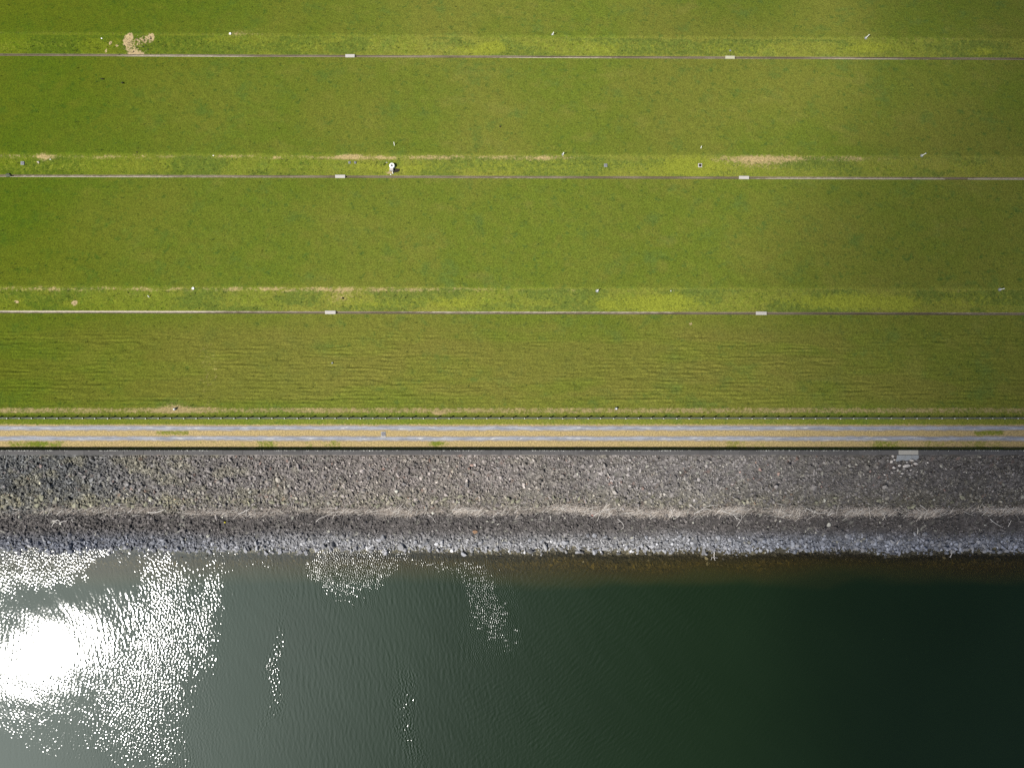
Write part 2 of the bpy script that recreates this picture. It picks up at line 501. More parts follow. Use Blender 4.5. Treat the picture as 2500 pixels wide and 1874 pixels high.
# kerb strip under the fence
kx = np.array([-1200.] + list(np.arange(-95, 95.01, .5)) + [1200.])
kv = []; kf = []
for x in kx:
    r = random.uniform(-.012, .012)
    for (y, z) in ((-5.34 + r, -.05), (-5.33 + r, .045), (-5.10 + r, .05), (-5.09 + r, -.05)):
        kv.append((x, y, z))
for i in range(len(kx) - 1):
    for k in range(3):
        kf.append((i * 4 + k, i * 4 + 4 + k, i * 4 + 5 + k, i * 4 + 1 + k))
add("kerb", new_mesh("kerb", kv, kf), M_KERB, kind="structure")

# ------------------------------------------------------------------ lake side: embankment bed, water
def bed_z(X, Y):
    Z = np.interp(Y, PY, PZ) + bank_off(X, Y) + .10 * (fbm(X / .8, Y / .8, 101, 3) - .5)
    return Z - .10, Y
EX = np.array([-q for q in far[::-1]] + list(np.arange(-88, 88.01, .5)) + far)
EY = np.array([-1300, -700, -400, -200, -100, -80, -62] + list(np.arange(-58, -10.8, .5)) + [-10.7])
em, ev = grid_mesh("embankment", EX, EY, bed_z)


def wave_field(nx, ny, d, k0, k1, ang, spread, seed, pw=-2.0):
    """random water surface with wavelengths 1/k1..1/k0 m, unit slope rms"""
    r = np.random.RandomState(seed)
    a = np.fft.rfft2(r.randn(nx, ny))
    fx = np.fft.fftfreq(nx, d)[:, None]; fy = np.fft.rfftfreq(ny, d)[None, :]
    k = np.hypot(fx, fy) + 1e-9
    th = np.arctan2(fy, fx)
    dth = np.abs((th - ang + np.pi / 2) % np.pi - np.pi / 2)
    wgt = ((k > k0) & (k < k1)) * k ** pw * np.exp(-(dth / spread) ** 2)
    h = np.fft.irfft2(a * wgt, s=(nx, ny))
    gx, gy = np.gradient(h, d)
    return h / np.sqrt((gx ** 2 + gy ** 2).mean() / 2)

WD = .085
nwx, nwy = 2160, 600
wx_f = (np.arange(nwx) - nwx / 2) * WD
wy_f = -25.0 - np.arange(nwy)[::-1] * WD
iso = wave_field(nwx, nwy, WD, 1.5, 5.6, 0.3, 1.4, 1, -1.2)
dirx = wave_field(nwx, nwy, WD, .9, 3.4, 0.12, .55, 2)
diag = wave_field(nwx, nwy, WD, .9, 3.4, 2.25, .6, 3)
finew = wave_field(nwx, nwy, WD, 2.6, 5.4, 0.3, 1.5, 9)
longw = wave_field(nwx, nwy, WD, .12, .5, .9, .7, 4)
WX, WY = np.meshgrid(wx_f, wy_f, indexing='ij')
px, py = to_px(WX, WY, WZ)
qx = px + 110 * (fbm(px / 80, py / 120, 201, 4) - .5) + 26 * (fbm(px / 14, py / 22, 209, 2) - .5); qy = py + 80 * (fbm(px / 90, py / 90, 205, 3) - .5) + 26 * (fbm(px / 16, py / 16, 213, 2) - .5)
def ell(cx, cy, rx, ry, rot=0, p=2):
    c, s_ = math.cos(rot), math.sin(rot)
    u = (qx - cx) * c + (qy - cy) * s_; v_ = -(qx - cx) * s_ + (qy - cy) * c
    return np.exp(-(np.abs(u / rx) ** p + np.abs(v_ / ry) ** p))
# gusts roughen the water in patches: slope of the ripples
sig = .007 + .0 * px
sig = sig + .013 * ell(140, 1610, 260, 125) - .005 * ell(110, 1590, 130, 75)
sig = sig + .085 * ell(5, 1390, 275, 72, -.25, 4) + .055 * ell(210, 1358, 120, 14, 0, 2)
sig = sig + .068 * ell(395, 1590, 72, 130, .05, 2.5) + .060 * ell(345, 1790, 112, 135, .2, 2.5) + .050 * ell(430, 1840, 90, 80) + .026 * ell(140, 1800, 130, 60)
sig = sig + .070 * ell(395, 1400, 42, 70, 0, 2) + .075 * ell(510, 1500, 50, 175, .05, 2)
sig = sig + .125 * ell(672, 1640, 24, 120, .12, 2)
sig = sig + .150 * ell(1000, 1765, 42, 105, -.25, 3)
sig = sig + .055 * ell(640, 1375, 60, 25)
sgf = .25 * ell(850, 1388, 112, 44, 0, 4) + .17 * ell(855, 1440, 50, 45, 0, 2) + .16 * ell(1050, 1380, 150, 20, 0, 2)
sgf = sgf + .30 * ell(1210, 1505, 58, 90, -.1, 3) + .24 * ell(1170, 1420, 80, 45, .3, 3)
sig = sig * (1 - .75 * ell(200, 1432, 110, 42, -.35, 4))
dirm = .007 + .008 * ell(330, 1440, 400, 90) + .008 * sstep(560, 800, px) * (.3 + 1.2 * fbm(px / 120, py / 90, 231, 3))
dirm = dirm * (1 - .55 * ell(200, 1432, 110, 42, -.35, 4))
wh = sig * iso + sgf * finew + dirm * dirx * (1 - sstep(1100, 1500, px)) + (.030) * diag * sstep(900, 1400, px) * fbm(px / 150, py / 100, 241, 3) + .003 * longw
edge = sstep(-93, -88, WX) * (1 - sstep(88, 92, WX)) * sstep(wy_f[0], wy_f[0] + 2, WY)
wh = wh * edge
xo = np.array([-q for q in far[::-1] if q > 92]); xo2 = np.array([q for q in far if q > 92])
WXS = np.concatenate([xo, wx_f, xo2]); yo = np.array([-1300., -700, -300, -150, -95, -80]); WYS = np.concatenate([yo, wy_f])
WHf = np.zeros((len(WXS), len(WYS))); WHf[len(xo):len(xo) + nwx, len(yo):] = wh
wm, wv = grid_mesh("water", WXS, WYS, lambda X, Y: (WZ + WHf, Y))
depth = np.clip(WZ - np.interp(wv[:, 1], PY, PZ) + 1.3 * (fbm(wv[:, 0] / 13, wv[:, 1] / 5, 221, 4) - .5) * sstep(-27.5, -30, wv[:, 1]), 0, 30)
gust = np.zeros((len(WXS), len(WYS)))
gust[len(xo):len(xo) + nwx, len(yo):] = np.clip(sgf / .24, 0, 1) + .42 * np.clip(sig / .075, 0, 1)
col_attr(wm, "depth", np.stack([depth, np.clip(gust.reshape(-1), 0, 1), depth * 0], -1))
add("water", wm, mat_water(), kind="structure")

# ------------------------------------------------------------------ stones of the riprap
import bmesh
def rock_base(sub, seed, flat=.75, cuts=9):
    bm = bmesh.new(); bmesh.ops.create_icosphere(bm, subdivisions=sub, radius=1.0)
    v = np.array([q.co[:] for q in bm.verts]); f = np.array([[q.index for q in p.verts] for p in bm.faces]); bm.free()
    r = np.random.RandomState(seed)
    for _ in range(cuts):
        n = r.randn(3); n /= np.linalg.norm(n)
        d = r.uniform(.45, .82)
        v = v - np.maximum(0, v @ n - d)[:, None] * n
    v *= 1 + .06 * r.randn(len(v), 1)
    v *= np.array([r.uniform(.85, 1.15), r.uniform(.65, 1.0), flat * r.uniform(.75, 1.1)])
    return v - v.mean(0), f
def rot_mats(n, r, tilt=.6):
    a = r.uniform(0, 2 * np.pi, n); b = r.normal(0, tilt, n); c = r.normal(0, tilt, n)
    ca, sa, cb, sb, cc, sc_ = np.cos(a), np.sin(a), np.cos(b), np.sin(b), np.cos(c), np.sin(c)
    z = np.zeros(n); o = np.ones(n)
    Rz = np.stack([ca, -sa, z, sa, ca, z, z, z, o], -1).reshape(n, 3, 3)
    Rx = np.stack([o, z, z, z, cb, -sb, z, sb, cb], -1).reshape(n, 3, 3)
    Ry = np.stack([cc, z, sc_, z, o, z, -sc_, z, cc], -1).reshape(n, 3, 3)
    return Rx @ Ry @ Rz
def stone_colour(x, pyy, r):
    """colour of the rock by how high up the bank it lies (weathered, lichened, silted, drowned)"""
    n = len(x)
    pxx = 1250 + x * F / 106.0
    v = np.exp(r.normal(-.06, .36, (n, 1))).clip(.4, 2.2)
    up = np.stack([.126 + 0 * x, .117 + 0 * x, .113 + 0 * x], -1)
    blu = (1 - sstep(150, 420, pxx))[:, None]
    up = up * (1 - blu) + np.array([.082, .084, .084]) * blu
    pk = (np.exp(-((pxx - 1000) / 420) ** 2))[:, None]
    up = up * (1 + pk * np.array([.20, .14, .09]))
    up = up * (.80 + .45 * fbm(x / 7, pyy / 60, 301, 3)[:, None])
    up = up * (1 - .30 * sstep(1700, 2300, pxx))[:, None]  # right-hand shade falloff put into the stone colour
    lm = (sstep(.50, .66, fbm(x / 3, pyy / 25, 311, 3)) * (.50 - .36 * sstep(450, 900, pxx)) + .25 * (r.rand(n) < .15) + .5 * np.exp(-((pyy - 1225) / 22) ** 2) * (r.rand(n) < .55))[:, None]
    up = up * (1 - lm) + np.array([.172, .160, .112]) * lm * (1 - .35 * sstep(1700, 2300, pxx))[:, None]  # lichen tone carries the same painted falloff to the right
    tide = np.array([.072, .065, .062]); shore = np.array([.200, .199, .203]); wet = np.array([.095, .076, .022])
    wob = 10 * (fbm(x / 9, x * 0, 321, 3) - .5)
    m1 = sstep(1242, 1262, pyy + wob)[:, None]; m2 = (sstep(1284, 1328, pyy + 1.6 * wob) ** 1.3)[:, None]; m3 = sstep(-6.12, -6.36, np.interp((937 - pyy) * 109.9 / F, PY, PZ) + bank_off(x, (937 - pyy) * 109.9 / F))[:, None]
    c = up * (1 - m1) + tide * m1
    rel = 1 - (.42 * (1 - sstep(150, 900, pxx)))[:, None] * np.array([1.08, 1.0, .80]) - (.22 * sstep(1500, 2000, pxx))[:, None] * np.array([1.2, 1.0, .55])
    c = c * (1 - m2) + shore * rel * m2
    zb = np.interp((937 - pyy) * 109.9 / F, PY, PZ) + bank_off(x, (937 - pyy) * 109.9 / F)
    c = c * (1 - m3) + (np.array([.034, .031, .024]) + (wet - np.array([.034, .031, .024])) * sstep(-6.45, -6.9, zb)[:, None]) * m3
    odd = r.rand(n)
    c = np.where((odd < .030)[:, None], c * 0 + np.array([.19, .185, .16]), c)
    c = np.where(((odd > .985) & (pyy < 1240))[:, None], c * np.array([1.25, .95, .85]), c)
    return (c * v).clip(.008, .5)

_bpx, _bpy = to_px(ev[:, 0], ev[:, 1], ev[:, 2])
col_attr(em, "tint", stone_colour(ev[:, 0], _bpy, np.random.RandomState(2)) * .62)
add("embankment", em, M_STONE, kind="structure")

LAND = []        # landmarks on the bank: (px, py, words)
# boulders: the largest stones, each an object of its own
def boulder_sites():
    r = random.Random(5); out = []
    def free(a, b, d):
        return all((a - q[0]) ** 2 + ((b - q[1]) * 1.0) ** 2 > d * d for q in out)
    def fill(n, zone, yfun, xfun, size):
        k = 0; tries = 0
        while k < n and tries < 9000:
            tries += 1
            a = xfun(); b = yfun(a)
            if free(a, b, 11):
                out.append((a, b, zone, size())); k += 1
    fill(118, 'shore', lambda a: r.triangular(1302, 1352, 1338), lambda: r.uniform(0, 2500), lambda: r.uniform(.36, .60))
    fill(78, 'lichen', lambda a: r.gauss(1226, 9), lambda: r.triangular(10, 1500, 150) if r.random() < .8 else r.uniform(1200, 2480), lambda: r.uniform(.28, .48))
    fill(60, 'upper', lambda a: r.uniform(1125, 1206), lambda: r.uniform(0, 2150), lambda: r.uniform(.27, .44))
    fill(40, 'tide', lambda a: r.uniform(1256, 1294), lambda: r.uniform(20, 2300), lambda: r.uniform(.30, .50))
    return out
SITES = boulder_sites()
SITES.append((101, 1213, 'lichen', .80))

# branches washed up on the bank: (label, landmark words, main line, twigs, radius)
BR = [
 ("crooked forked bleached branch on dark stones at the far left", "the crooked forked branch", [(127.6, 1270), (136, 1270.5), (141, 1268), (148, 1274.6), (155, 1272), (164.6, 1269)], [[(137.6, 1272), (130, 1277), (127, 1282)], [(133, 1274), (129, 1279), (126, 1286)], [(138, 1274), (139.5, 1278)]], .07),
 ("tiny white Y-shaped twig on dark stones, right beside the crooked forked branch", "the tiny Y-shaped twig", [(174, 1268), (178.7, 1275)], [[(176.5, 1271), (178, 1266)]], .05),
 ("pale driftwood stick bending up at its right end, left part of straw line", "the upturned pale stick", [(361, 1250), (383, 1250), (392, 1247), (403, 1242)], [[(383, 1250), (376, 1247)]], .06),
 ("short pale stick slanting up to the right among olive lichened boulders", "the slanting short stick", [(316, 1249), (321, 1244), (326, 1236)], [[(318, 1247), (312, 1249)]], .05),
 ("thin pale stick lying nearly level at the leftmost end of the straw line", "the leftmost pale stick", [(30, 1241), (42, 1243), (51, 1246)], [[(30, 1252), (40, 1250), (46, 1247)]], .045),
 ("pale slanting branch with side twigs lying on the straw line below lichened boulders", "the slanting twiggy branch", [(582, 1254), (595, 1249), (611, 1240)], [[(595, 1249), (600, 1243)], [(600, 1246), (608, 1246)]], .055),
 ("long thin bowed branch hanging down left from the straw onto dark stones", "the long bowed branch", [(771, 1273), (778, 1266), (787, 1262), (807, 1254)], [], .045),
 ("bowed pale branch curving down to the right below the thick straw", "the down-curving branch", [(1043, 1255), (1050, 1258), (1056, 1263), (1064, 1276)], [], .045),
 ("long pale branch slanting up right beside a small red scrap", "the branch by the red scrap", [(1450, 1258), (1463, 1250), (1475, 1243), (1504, 1239)], [[(1475, 1243), (1490, 1246)]], .05),
 ("thin hooked branch on dark stones with its tip bent back toward the water", "the hooked thin branch", [(1508, 1266), (1518, 1274), (1524, 1284), (1516, 1292)], [[(1515, 1271), (1508, 1275)]], .04),
 ("short thin upright stick dangling from the straw, alone", "the short dangling stick", [(1638, 1243), (1640, 1249), (1642, 1255)], [], .04),
 ("long sprawling branch with many twigs on the thickest pale straw", "the long sprawling branch", [(1694, 1254), (1704, 1248), (1713, 1243), (1726, 1241), (1745, 1247)], [[(1713, 1243), (1725, 1235), (1738, 1233), (1751, 1233)], [(1730, 1236), (1738, 1228)], [(1700, 1250), (1710, 1249), (1722, 1247)]], .05),
 ("big branching limb with a tangle of looping twigs below the pale straw", "the looping twiggy limb", [(1763, 1247), (1776, 1251), (1789, 1255), (1798, 1263), (1808, 1270), (1798, 1284)], [[(1789, 1255), (1802, 1252), (1811, 1258), (1809, 1269)], [(1795, 1260), (1805, 1258)], [(1780, 1252), (1784, 1258), (1788, 1259)], [(1796, 1262), (1800, 1270)]], .05),
 ("long sagging white branch like a shallow bowl on the straw toward the right", "the bowl-shaped branch", [(1969, 1239), (1980, 1246), (1990, 1250), (2003, 1252), (2015, 1250), (2037, 1246)], [[(1969, 1239), (1966, 1250)], [(1985, 1248), (1978, 1240)]], .05),
 ("straight thick white stick lying just under the bowl-shaped branch", "the thick white stick", [(2020, 1258), (2028, 1254), (2038, 1250)], [], .075),
 ("long straight pale branch running down right, rightmost of those on the bank", "the long straight branch", [(2417, 1266), (2430, 1277), (2449, 1287)], [[(2424, 1272), (2419, 1274)]], .05),
 ("short pale stick leaning steeply up right near the right edge", "the steep short stick", [(2461, 1285), (2465, 1278), (2469, 1269)], [[(2465, 1278), (2462, 1274)]], .045),
 ("short upright stick on dark stones just above the pale waterline band", "the lone upright stick", [(2240, 1303), (2240.5, 1295), (2241, 1286)], [], .045),
 ("short curved stick lying inside the pale waterline boulders toward the right", "the stick among the boulders", [(2189, 1328), (2192, 1322), (2197, 1317)], [], .045),
 ("thin bent stick standing out of the water at the right shore", "the stick in the shallows", [(2319, 1360), (2322, 1352), (2322, 1341)], [[(2320, 1357), (2316, 1359)]], .055),
 ("white antler-shaped twig lying in the shallow brown water", "the antler-shaped twig", [(1744, 1347), (1743, 1354), (1743, 1360), (1746, 1367)], [[(1743, 1360), (1752, 1360.5)], [(1743, 1360), (1737, 1359), (1735.6, 1366)]], .06),
 ("thin pale stick lying across the straw below the broken white concrete", "the stick below the concrete", [(2246, 1232), (2256, 1239), (2266, 1247)], [], .045),
 ("thin slanting stick at the right end of the straw line", "the slanting end stick", [(2403, 1242), (2411, 1247), (2421, 1254)], [], .045),
 ("small forked twig lying low on dark stones by the centre of the bank", "the small forked twig", [(1343, 1258), (1344, 1265), (1345, 1272)], [[(1344, 1265), (1347, 1262)]], .04),
]
def bank_pt(a, b, up):
    p = at(a, b, up) if b < 1346 else None
    if p is None:
        d = H - WZ; p = Vector(((a - 1250) * d / F, (937 - b) * d / F, WZ + .03 + up * .15))
    return p
for i, (lab, land, line, twigs, rad) in enumerate(BR):
    r = random.Random(100 + i)
    def poly(pts, r0, r1):
        P = []
        for (a, b), (c, d) in zip(pts[:-1], pts[1:]):
            for k in range(3):
                t = k / 3
                P.append(bank_pt(a + (c - a) * t + r.uniform(-.5, .5), b + (d - b) * t + r.uniform(-.5, .5), .34 + r.uniform(0, .10)))
        P.append(bank_pt(*pts[-1], .32))
        n = len(P)
        return tube_arrays(P, [r0 + (r1 - r0) * k / (n - 1) for k in range(n)])
    rad *= 1.05
    parts = [poly(line, rad, rad * .45)] + [poly(t, rad * .6, rad * .35) for t in twigs]
    me = new_mesh("driftwood_branch", *merge(parts), smooth=True)
    c = Vector(me.vertices[0].co); me.transform(Matrix.Translation(-c))
    add("driftwood_branch", me, M_WOOD, label=lab, cat="branch", group="driftwood branches on the bank", loc=c)
    LAND.append((sum(q[0] for q in line) / len(line), sum(q[1] for q in line) / len(line), land))
LAND.append((2218, 1112, "the pale new coping slab")); LAND.append((549, 1274, "the small yellow float")); LAND.append((1447, 1257, "the small red scrap"))

ZC = {'shore': ((.172, .173, .182), "pale blue-grey boulder at the waterline", "pale boulders along the waterline", (.20, .205, .22), .1),
      'lichen': ((.150, .146, .104), "olive-tan lichened boulder above the straw", "lichened boulders above the straw line", (.20, .195, .135), .6),
      'upper': ((.112, .104, .101), "grey-brown boulder on the upper bank", "grey-brown boulders on the upper bank", (.165, .16, .12), .35),
      'tide': ((.064, .058, .056), "dark boulder below the straw", "dark boulders between straw and waterline", (.09, .085, .075), .3)}
ZM = {k: mat_stone("stone_" + k, False, q[0], q[3], q[4]) for k, q in ZC.items()}
BASE = {}
for k in ZC:
    BASE[k] = []
    for j in range(7):
        v, f = rock_base(3, 500 + j * 13 + len(k), .72, 11)
        me = new_mesh("boulder", v, f); me.materials.append(ZM[k]); BASE[k].append(me)
ORD = ["nearest", "second nearest", "third nearest", "fourth nearest", "fifth nearest", "sixth nearest", "seventh nearest", "eighth nearest", "ninth nearest", "tenth nearest", "eleventh nearest", "twelfth nearest"] + ["%dth nearest" % q for q in range(13, 60)]
info = []
for (a, b, zone, sz) in SITES:
    l = min(LAND, key=lambda q: (q[0] - a) ** 2 + (q[1] - b) ** 2)
    dx, dy = a - l[0], b - l[1]
    rel = ("right of" if dx > 0 else "left of") if abs(dx) > abs(dy) * .6 else ("below" if dy > 0 else "above")
    info.append((zone, l[2], rel, math.hypot(dx, dy)))
rb = random.Random(77)
for i, ((a, b, zone, sz), (z_, land, rel, dist)) in enumerate(zip(SITES, info)):
    rank = sorted(q[3] for q in info if q[:3] == (z_, land, rel)).index(dist)
    lab = "%s, %s %s %s" % (ZC[zone][1], ORD[rank], rel, land)
    if sz > .7: lab = "largest olive-yellow boulder, egg-shaped, near the left edge above the straw"
    o = add("boulder", BASE[zone][rb.randrange(7)], label=lab, cat="boulder", group=ZC[zone][2])
    p = at(a, b, sz * .30)
    if b > 1340: p.z = max(p.z, WZ + sz * .15)
    o.location = p; o.rotation_euler = (rb.gauss(.2, .25), rb.gauss(0, .25), rb.uniform(0, 6.28))
    o.scale = (sz * rb.uniform(.9, 1.2), sz * rb.uniform(.8, 1.0), sz * rb.uniform(.8, 1.05))
    if sz > .7: o.scale = (.50, .72, .45); o.rotation_euler = (.2, 0, .5)

# all the other stones, past counting: one object
def stones():
    r = np.random.RandomState(3)
    V = []; Fa = []; C = []; off = 0
    protos_s = [rock_base(1, 40 + j, .8, 5) for j in range(10)]
    protos_l = [rock_base(2, 70 + j, .75, 9) for j in range(14)]
    N = 86000
    x = r.uniform(-92, 92, N); y = r.uniform(-31.5, -10.9, N)
    z = np.interp(y, PY, PZ)
    pxx, pyy = to_px(x, y, z)
    s = np.exp(r.normal(math.log(.128), .46, N)).clip(.07, .52)
    s = s * (1 + .22 * sstep(1300, 1335, pyy)) * (1 + .06 * (1 - sstep(500, 1100, pxx))) * (1 - .06 * sstep(1380, 1900, pxx) * (1 - sstep(1300, 1320, pyy))) * (1 - .12 * sstep(1255, 1265, pyy) * (1 - sstep(1295, 1310, pyy)))
    # stones keep off the concrete apron
    keep = ~((pxx > 2185) & (pxx < 2247) & (pyy < 1119))
    x, y, z, s, pyy = x[keep], y[keep], z[keep], s[keep], pyy[keep]
    s = np.where(y > -11.4, np.minimum(s, .22), s)
    y = np.where(y > -11.0, -11.0 - s, y)
    z = np.interp(y, PY, PZ) + bank_off(x, y)
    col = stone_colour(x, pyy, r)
    R = rot_mats(len(x), r)
    sc3 = np.stack([s * r.uniform(.8, 1.3, len(x)), s * r.uniform(.7, 1.1, len(x)), s * r.uniform(.7, 1.1, len(x))], -1)
    z = z + s * r.uniform(.0, .55, len(x)) - .06
    P = np.stack([x, y, z], -1)
    which = r.randint(0, 10, len(x)) + 100 * (s > .20)
    for kind in np.unique(which):
        idx = np.nonzero(which == kind)[0]
        v, f = (protos_l[kind - 100] if kind >= 100 else protos_s[kind])
        vv = (v[None] * sc3[idx][:, None, :]) @ np.transpose(R[idx], (0, 2, 1)) + P[idx][:, None, :]
        n, m = len(idx), len(v)
        V.append(vv.reshape(-1, 3)); Fa.append((f[None] + (off + np.arange(n) * m)[:, None, None]).reshape(-1, 3)); C.append(np.repeat(col[idx], m, 0)); off += n * m
    me = new_mesh("riprap_stones", np.concatenate(V), np.concatenate(Fa))
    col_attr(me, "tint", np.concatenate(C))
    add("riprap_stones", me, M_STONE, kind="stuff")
stones()

# straw and thin debris left by high water
def straw():
    r = np.random.RandomState(9)
    N = 26000
    a = r.uniform(-60, 2560, N)
    yc = 1247 - 5 * sstep(1000, 1200, a) * (1 - sstep(1300, 1500, a)) + 20 * (fbm(a / 150, a * 0, 401, 4) - .5)
    dens = (.28 + .72 * sstep(640, 860, a)) * (.22 + 1.0 * sstep(.38, .62, fbm(a / 60, a * 0, 411, 3))) * (1 - .25 * sstep(1950, 2200, a))
    keep = r.rand(N) < dens; a = a[keep]; yc = yc[keep]; n = len(a)
    b = yc + r.normal(0, 5.0, n) * (.5 + 1.2 * fbm(a / 45, a * 0, 421, 2))
    L = r.uniform(.15, 1.0, n) * .55; th = r.normal(.25, .6, n); rad = r.uniform(.012, .026, n)
    d = H + 3.5
    x = (a - 1250) * d / F
    y = (937 - b) * d / F
    z = gz(x, y) + r.uniform(.16, .34, n)
    slope = .356
    big = r.rand(n) < .05; L = np.where(big, r.uniform(.35, .95, n), L); rad = np.where(big, r.uniform(.022, .036, n), rad); z = z + .10 * big
    dx, dy = np.cos(th) * L, np.sin(th) * L
    dz = dy * slope + r.normal(0, .06, n)
    p0 = np.stack([x - dx, y - dy, z - dz], -1); p1 = np.stack([x + dx, y + dy, z + dz], -1)
    side = np.stack([-np.sin(th), np.cos(th), 0 * th], -1) * rad[:, None]; upv = np.stack([0 * th, 0 * th, rad * 1.4], -1)
    v = np.stack([p0 - side, p0 + side, p0 + upv, p1 - side * .5, p1 + side * .5, p1 + upv * .5], 1).reshape(-1, 3)
    q = np.array([[0, 3, 5, 2], [1, 2, 5, 4], [0, 1, 4, 3]])
    f = (q[None] + (np.arange(n) * 6)[:, None, None]).reshape(-1, 4)
    tint = np.array([.30, .262, .226]) * np.exp(r.normal(-.05, .35, (n, 1)))
    tint = np.where(big[:, None], np.array([[.46, .43, .39]]), tint).clip(.03, .6)
    me = new_mesh("straw_debris", v, f); col_attr(me, "tint", np.repeat(tint, 6, 0))
    add("straw_debris", me, M_STRAW, kind="stuff")
straw()

# dark tufts of coarse grass on slopes and benches
def tufts():
    r = np.random.RandomState(15)
    V = []; n = 0
    pts = []
    def put(k, y0, y1, x0=0, x1=2500):
        for _ in range(k): pts.append((r.uniform(x0, x1), r.uniform(y0, y1)))
    put(420, 710, 758); put(420, 388, 428); put(330, 98, 134); put(60, 95, 134, 100, 480)
    put(260, 440, 690); put(230, 150, 370); put(110, 0, 85); put(260, 770, 990)
    for (a, b) in pts:
        p = at(a, b); R0 = r.uniform(.06, .22)
        for k in range(9):
            an = r.uniform(0, 6.28); rr = R0 * r.uniform(.1, 1); bx = p.x + rr * math.cos(an); by = p.y + rr * math.sin(an)
            ln = r.uniform(.08, .2); an2 = an + r.uniform(-.6, .6); wd = .03
            V += [(bx - wd * math.sin(an2), by + wd * math.cos(an2), p.z - .02), (bx + wd * math.sin(an2), by - wd * math.cos(an2), p.z - .02), (bx + ln * math.cos(an2) * .7, by + ln * math.sin(an2) * .7, p.z + ln)]
            n += 1
    add("grass_tufts", new_mesh("grass_tufts", V, np.arange(3 * n).reshape(-1, 3)), M_TUFT, kind="stuff")
tufts()

# ------------------------------------------------------------------ parapet wall on the lake side of the crest
def wall():
    root = add("parapet_wall", None, label="long low grey concrete parapet between the crest road verge and the rock bank", cat="wall", loc=(0, -10.32, 0))
    me = bev_box("wall_body", -600, 600, -.29, .31, -.6, .98, .01)
    add("wall_body", me, M_WALL, root)
    x = 58.38 - 3.0 * 48; i = 0
    while x < 86:
        L = 2.98
        x1 = x + L
        name_m = M_WALL; lab = None
        if abs((x + x1) / 2 - 59.87) < .5:
            name_m = M_PALE; lab = "pale newer coping slab above the broken concrete"
        m_ = bev_box("coping_slab", x, x1, -.345, .335, .983, 1.10, .02, .006, i)
        o = add("coping_slab", m_, name_m, root, label=lab)
        x = x1 + .02; i += 1
wall()
# white bird droppings / lichen specks along the coping edge are tiny chips of lime
def chips():
    r = np.random.RandomState(44); V = []; Fq = []; n = 0
    for _ in range(1000):
        xx = r.uniform(-82, 82)
        if r.rand() > .15 + 1.1 * float(sstep(.45, .65, fbm(np.array([xx / 6]), np.array([0.]), 451, 3))[0]): continue
        yy = -10.02 - abs(r.normal(0, .035)); s = r.uniform(.012, .042)
        c = [(xx + s * 1.6 * math.cos(t + r.uniform(-.3, .3)), yy + s * math.sin(t) * .7, 1.107) for t in np.linspace(0, 6.28, 6)[:-1]]
        V += c; V.append((xx, yy, 1.118))
        Fq += [(n + k, n + (k + 1) % 5, n + 5) for k in range(5)]; n += 6
    add("lime_crust", new_mesh("lime_crust", V, Fq), M_WHITE, kind="stuff")
chips()

# poured apron below the pale coping and the broken concrete under it
def apron():
    top = [(2190, 1110.5), (2243, 1110.5)]
    low = [(2243, 1118), (2236, 1123), (2229, 1119), (2221, 1122), (2212, 1124.5), (2205, 1122), (2198, 1124), (2187, 1126), (2189, 1118)]
    pts = top + low
    V = []; n = len(pts)
    for h in (.30, -.1):
        for (a, b) in pts:
            V.append(tuple(at(a, b, h)))
    c = at(2215, 1115, .33); V.append(tuple(c))
    f = [(k, (k + 1) % n, 2 * n) for k in range(n)]
    me = bpy.data.meshes.new("concrete_apron")
    me.from_pydata(V, [], [(k, (k + 1) % n, n + (k + 1) % n, n + k) for k in range(n)] + f)
    me.update()
    p0 = Vector(V[0]); me.transform(Matrix.Translation(-p0))
    add("concrete_apron", me, M_APRON, label="blue-grey patch of poured concrete with a ragged lower edge below the pale coping slab", cat="apron", loc=p0)
apron()
CK = [(705, 615, 62, 75), (760, 740, 70, 60), (850, 805, 62, 55), (945, 875, 60, 42), (1055, 625, 50, 45), (1170, 585, 110, 60), (1255, 655, 95, 62), (1045, 705, 130, 75), (885, 700, 70, 50), (990, 770, 42, 36), (1145, 798, 50, 30),
      (1060, 810, 32, 32), (720, 862, 50, 32), (1125, 915, 45, 28), (770, 570, 46, 40), (1522, 635, 45, 32), (735, 487, 55, 36), (1060, 482, 40, 26), (1165, 692, 30, 45), (1285, 840, 26, 34), (615, 577, 22, 18), (555, 905, 46, 32), (910, 938, 50, 26)]
CKL = ["squarish white concrete chunk, leftmost of the larger broken pieces", "pointed white concrete chunk just below the leftmost squarish one", "bright white rounded concrete chunk, lower left of the broken heap", "white concrete chunk, lowest of the larger broken pieces", "small white chunk directly under the middle of the grey apron",
       "wide pale concrete piece touching the lower right of the grey apron", "wide greyish concrete piece at the right edge of the broken heap", "widest pinkish-white concrete piece in the middle of the heap", "angular pale chunk left of the widest pinkish-white piece", "small white chunk tucked under the widest pinkish-white piece", "small flat white chunk at the lower right of the heap"]
for i, (a, b, wd, hg) in enumerate(CK):
    v, f = rock_base(2, 900 + i, .5, 7)
    me = new_mesh("concrete_chunk", v, f)
    o = add("concrete_chunk", me, M_SLAB, label=CKL[i] if i < len(CKL) else "small stray white concrete crumb scattered around the broken heap", cat="rubble", group="broken concrete below the pale coping")
    sx, sy = wd / 9.217 / 16 / 2 * 1.25, hg / 9.217 / 16 / 2 * 1.3
    o.location = at(2100 + a / 9.217, 1060 + b / 9.217, .26)
    o.scale = (sx, sy * 1.15, (sx + sy) * .55); o.rotation_euler = (.3, 0, random.uniform(-.3, .3))

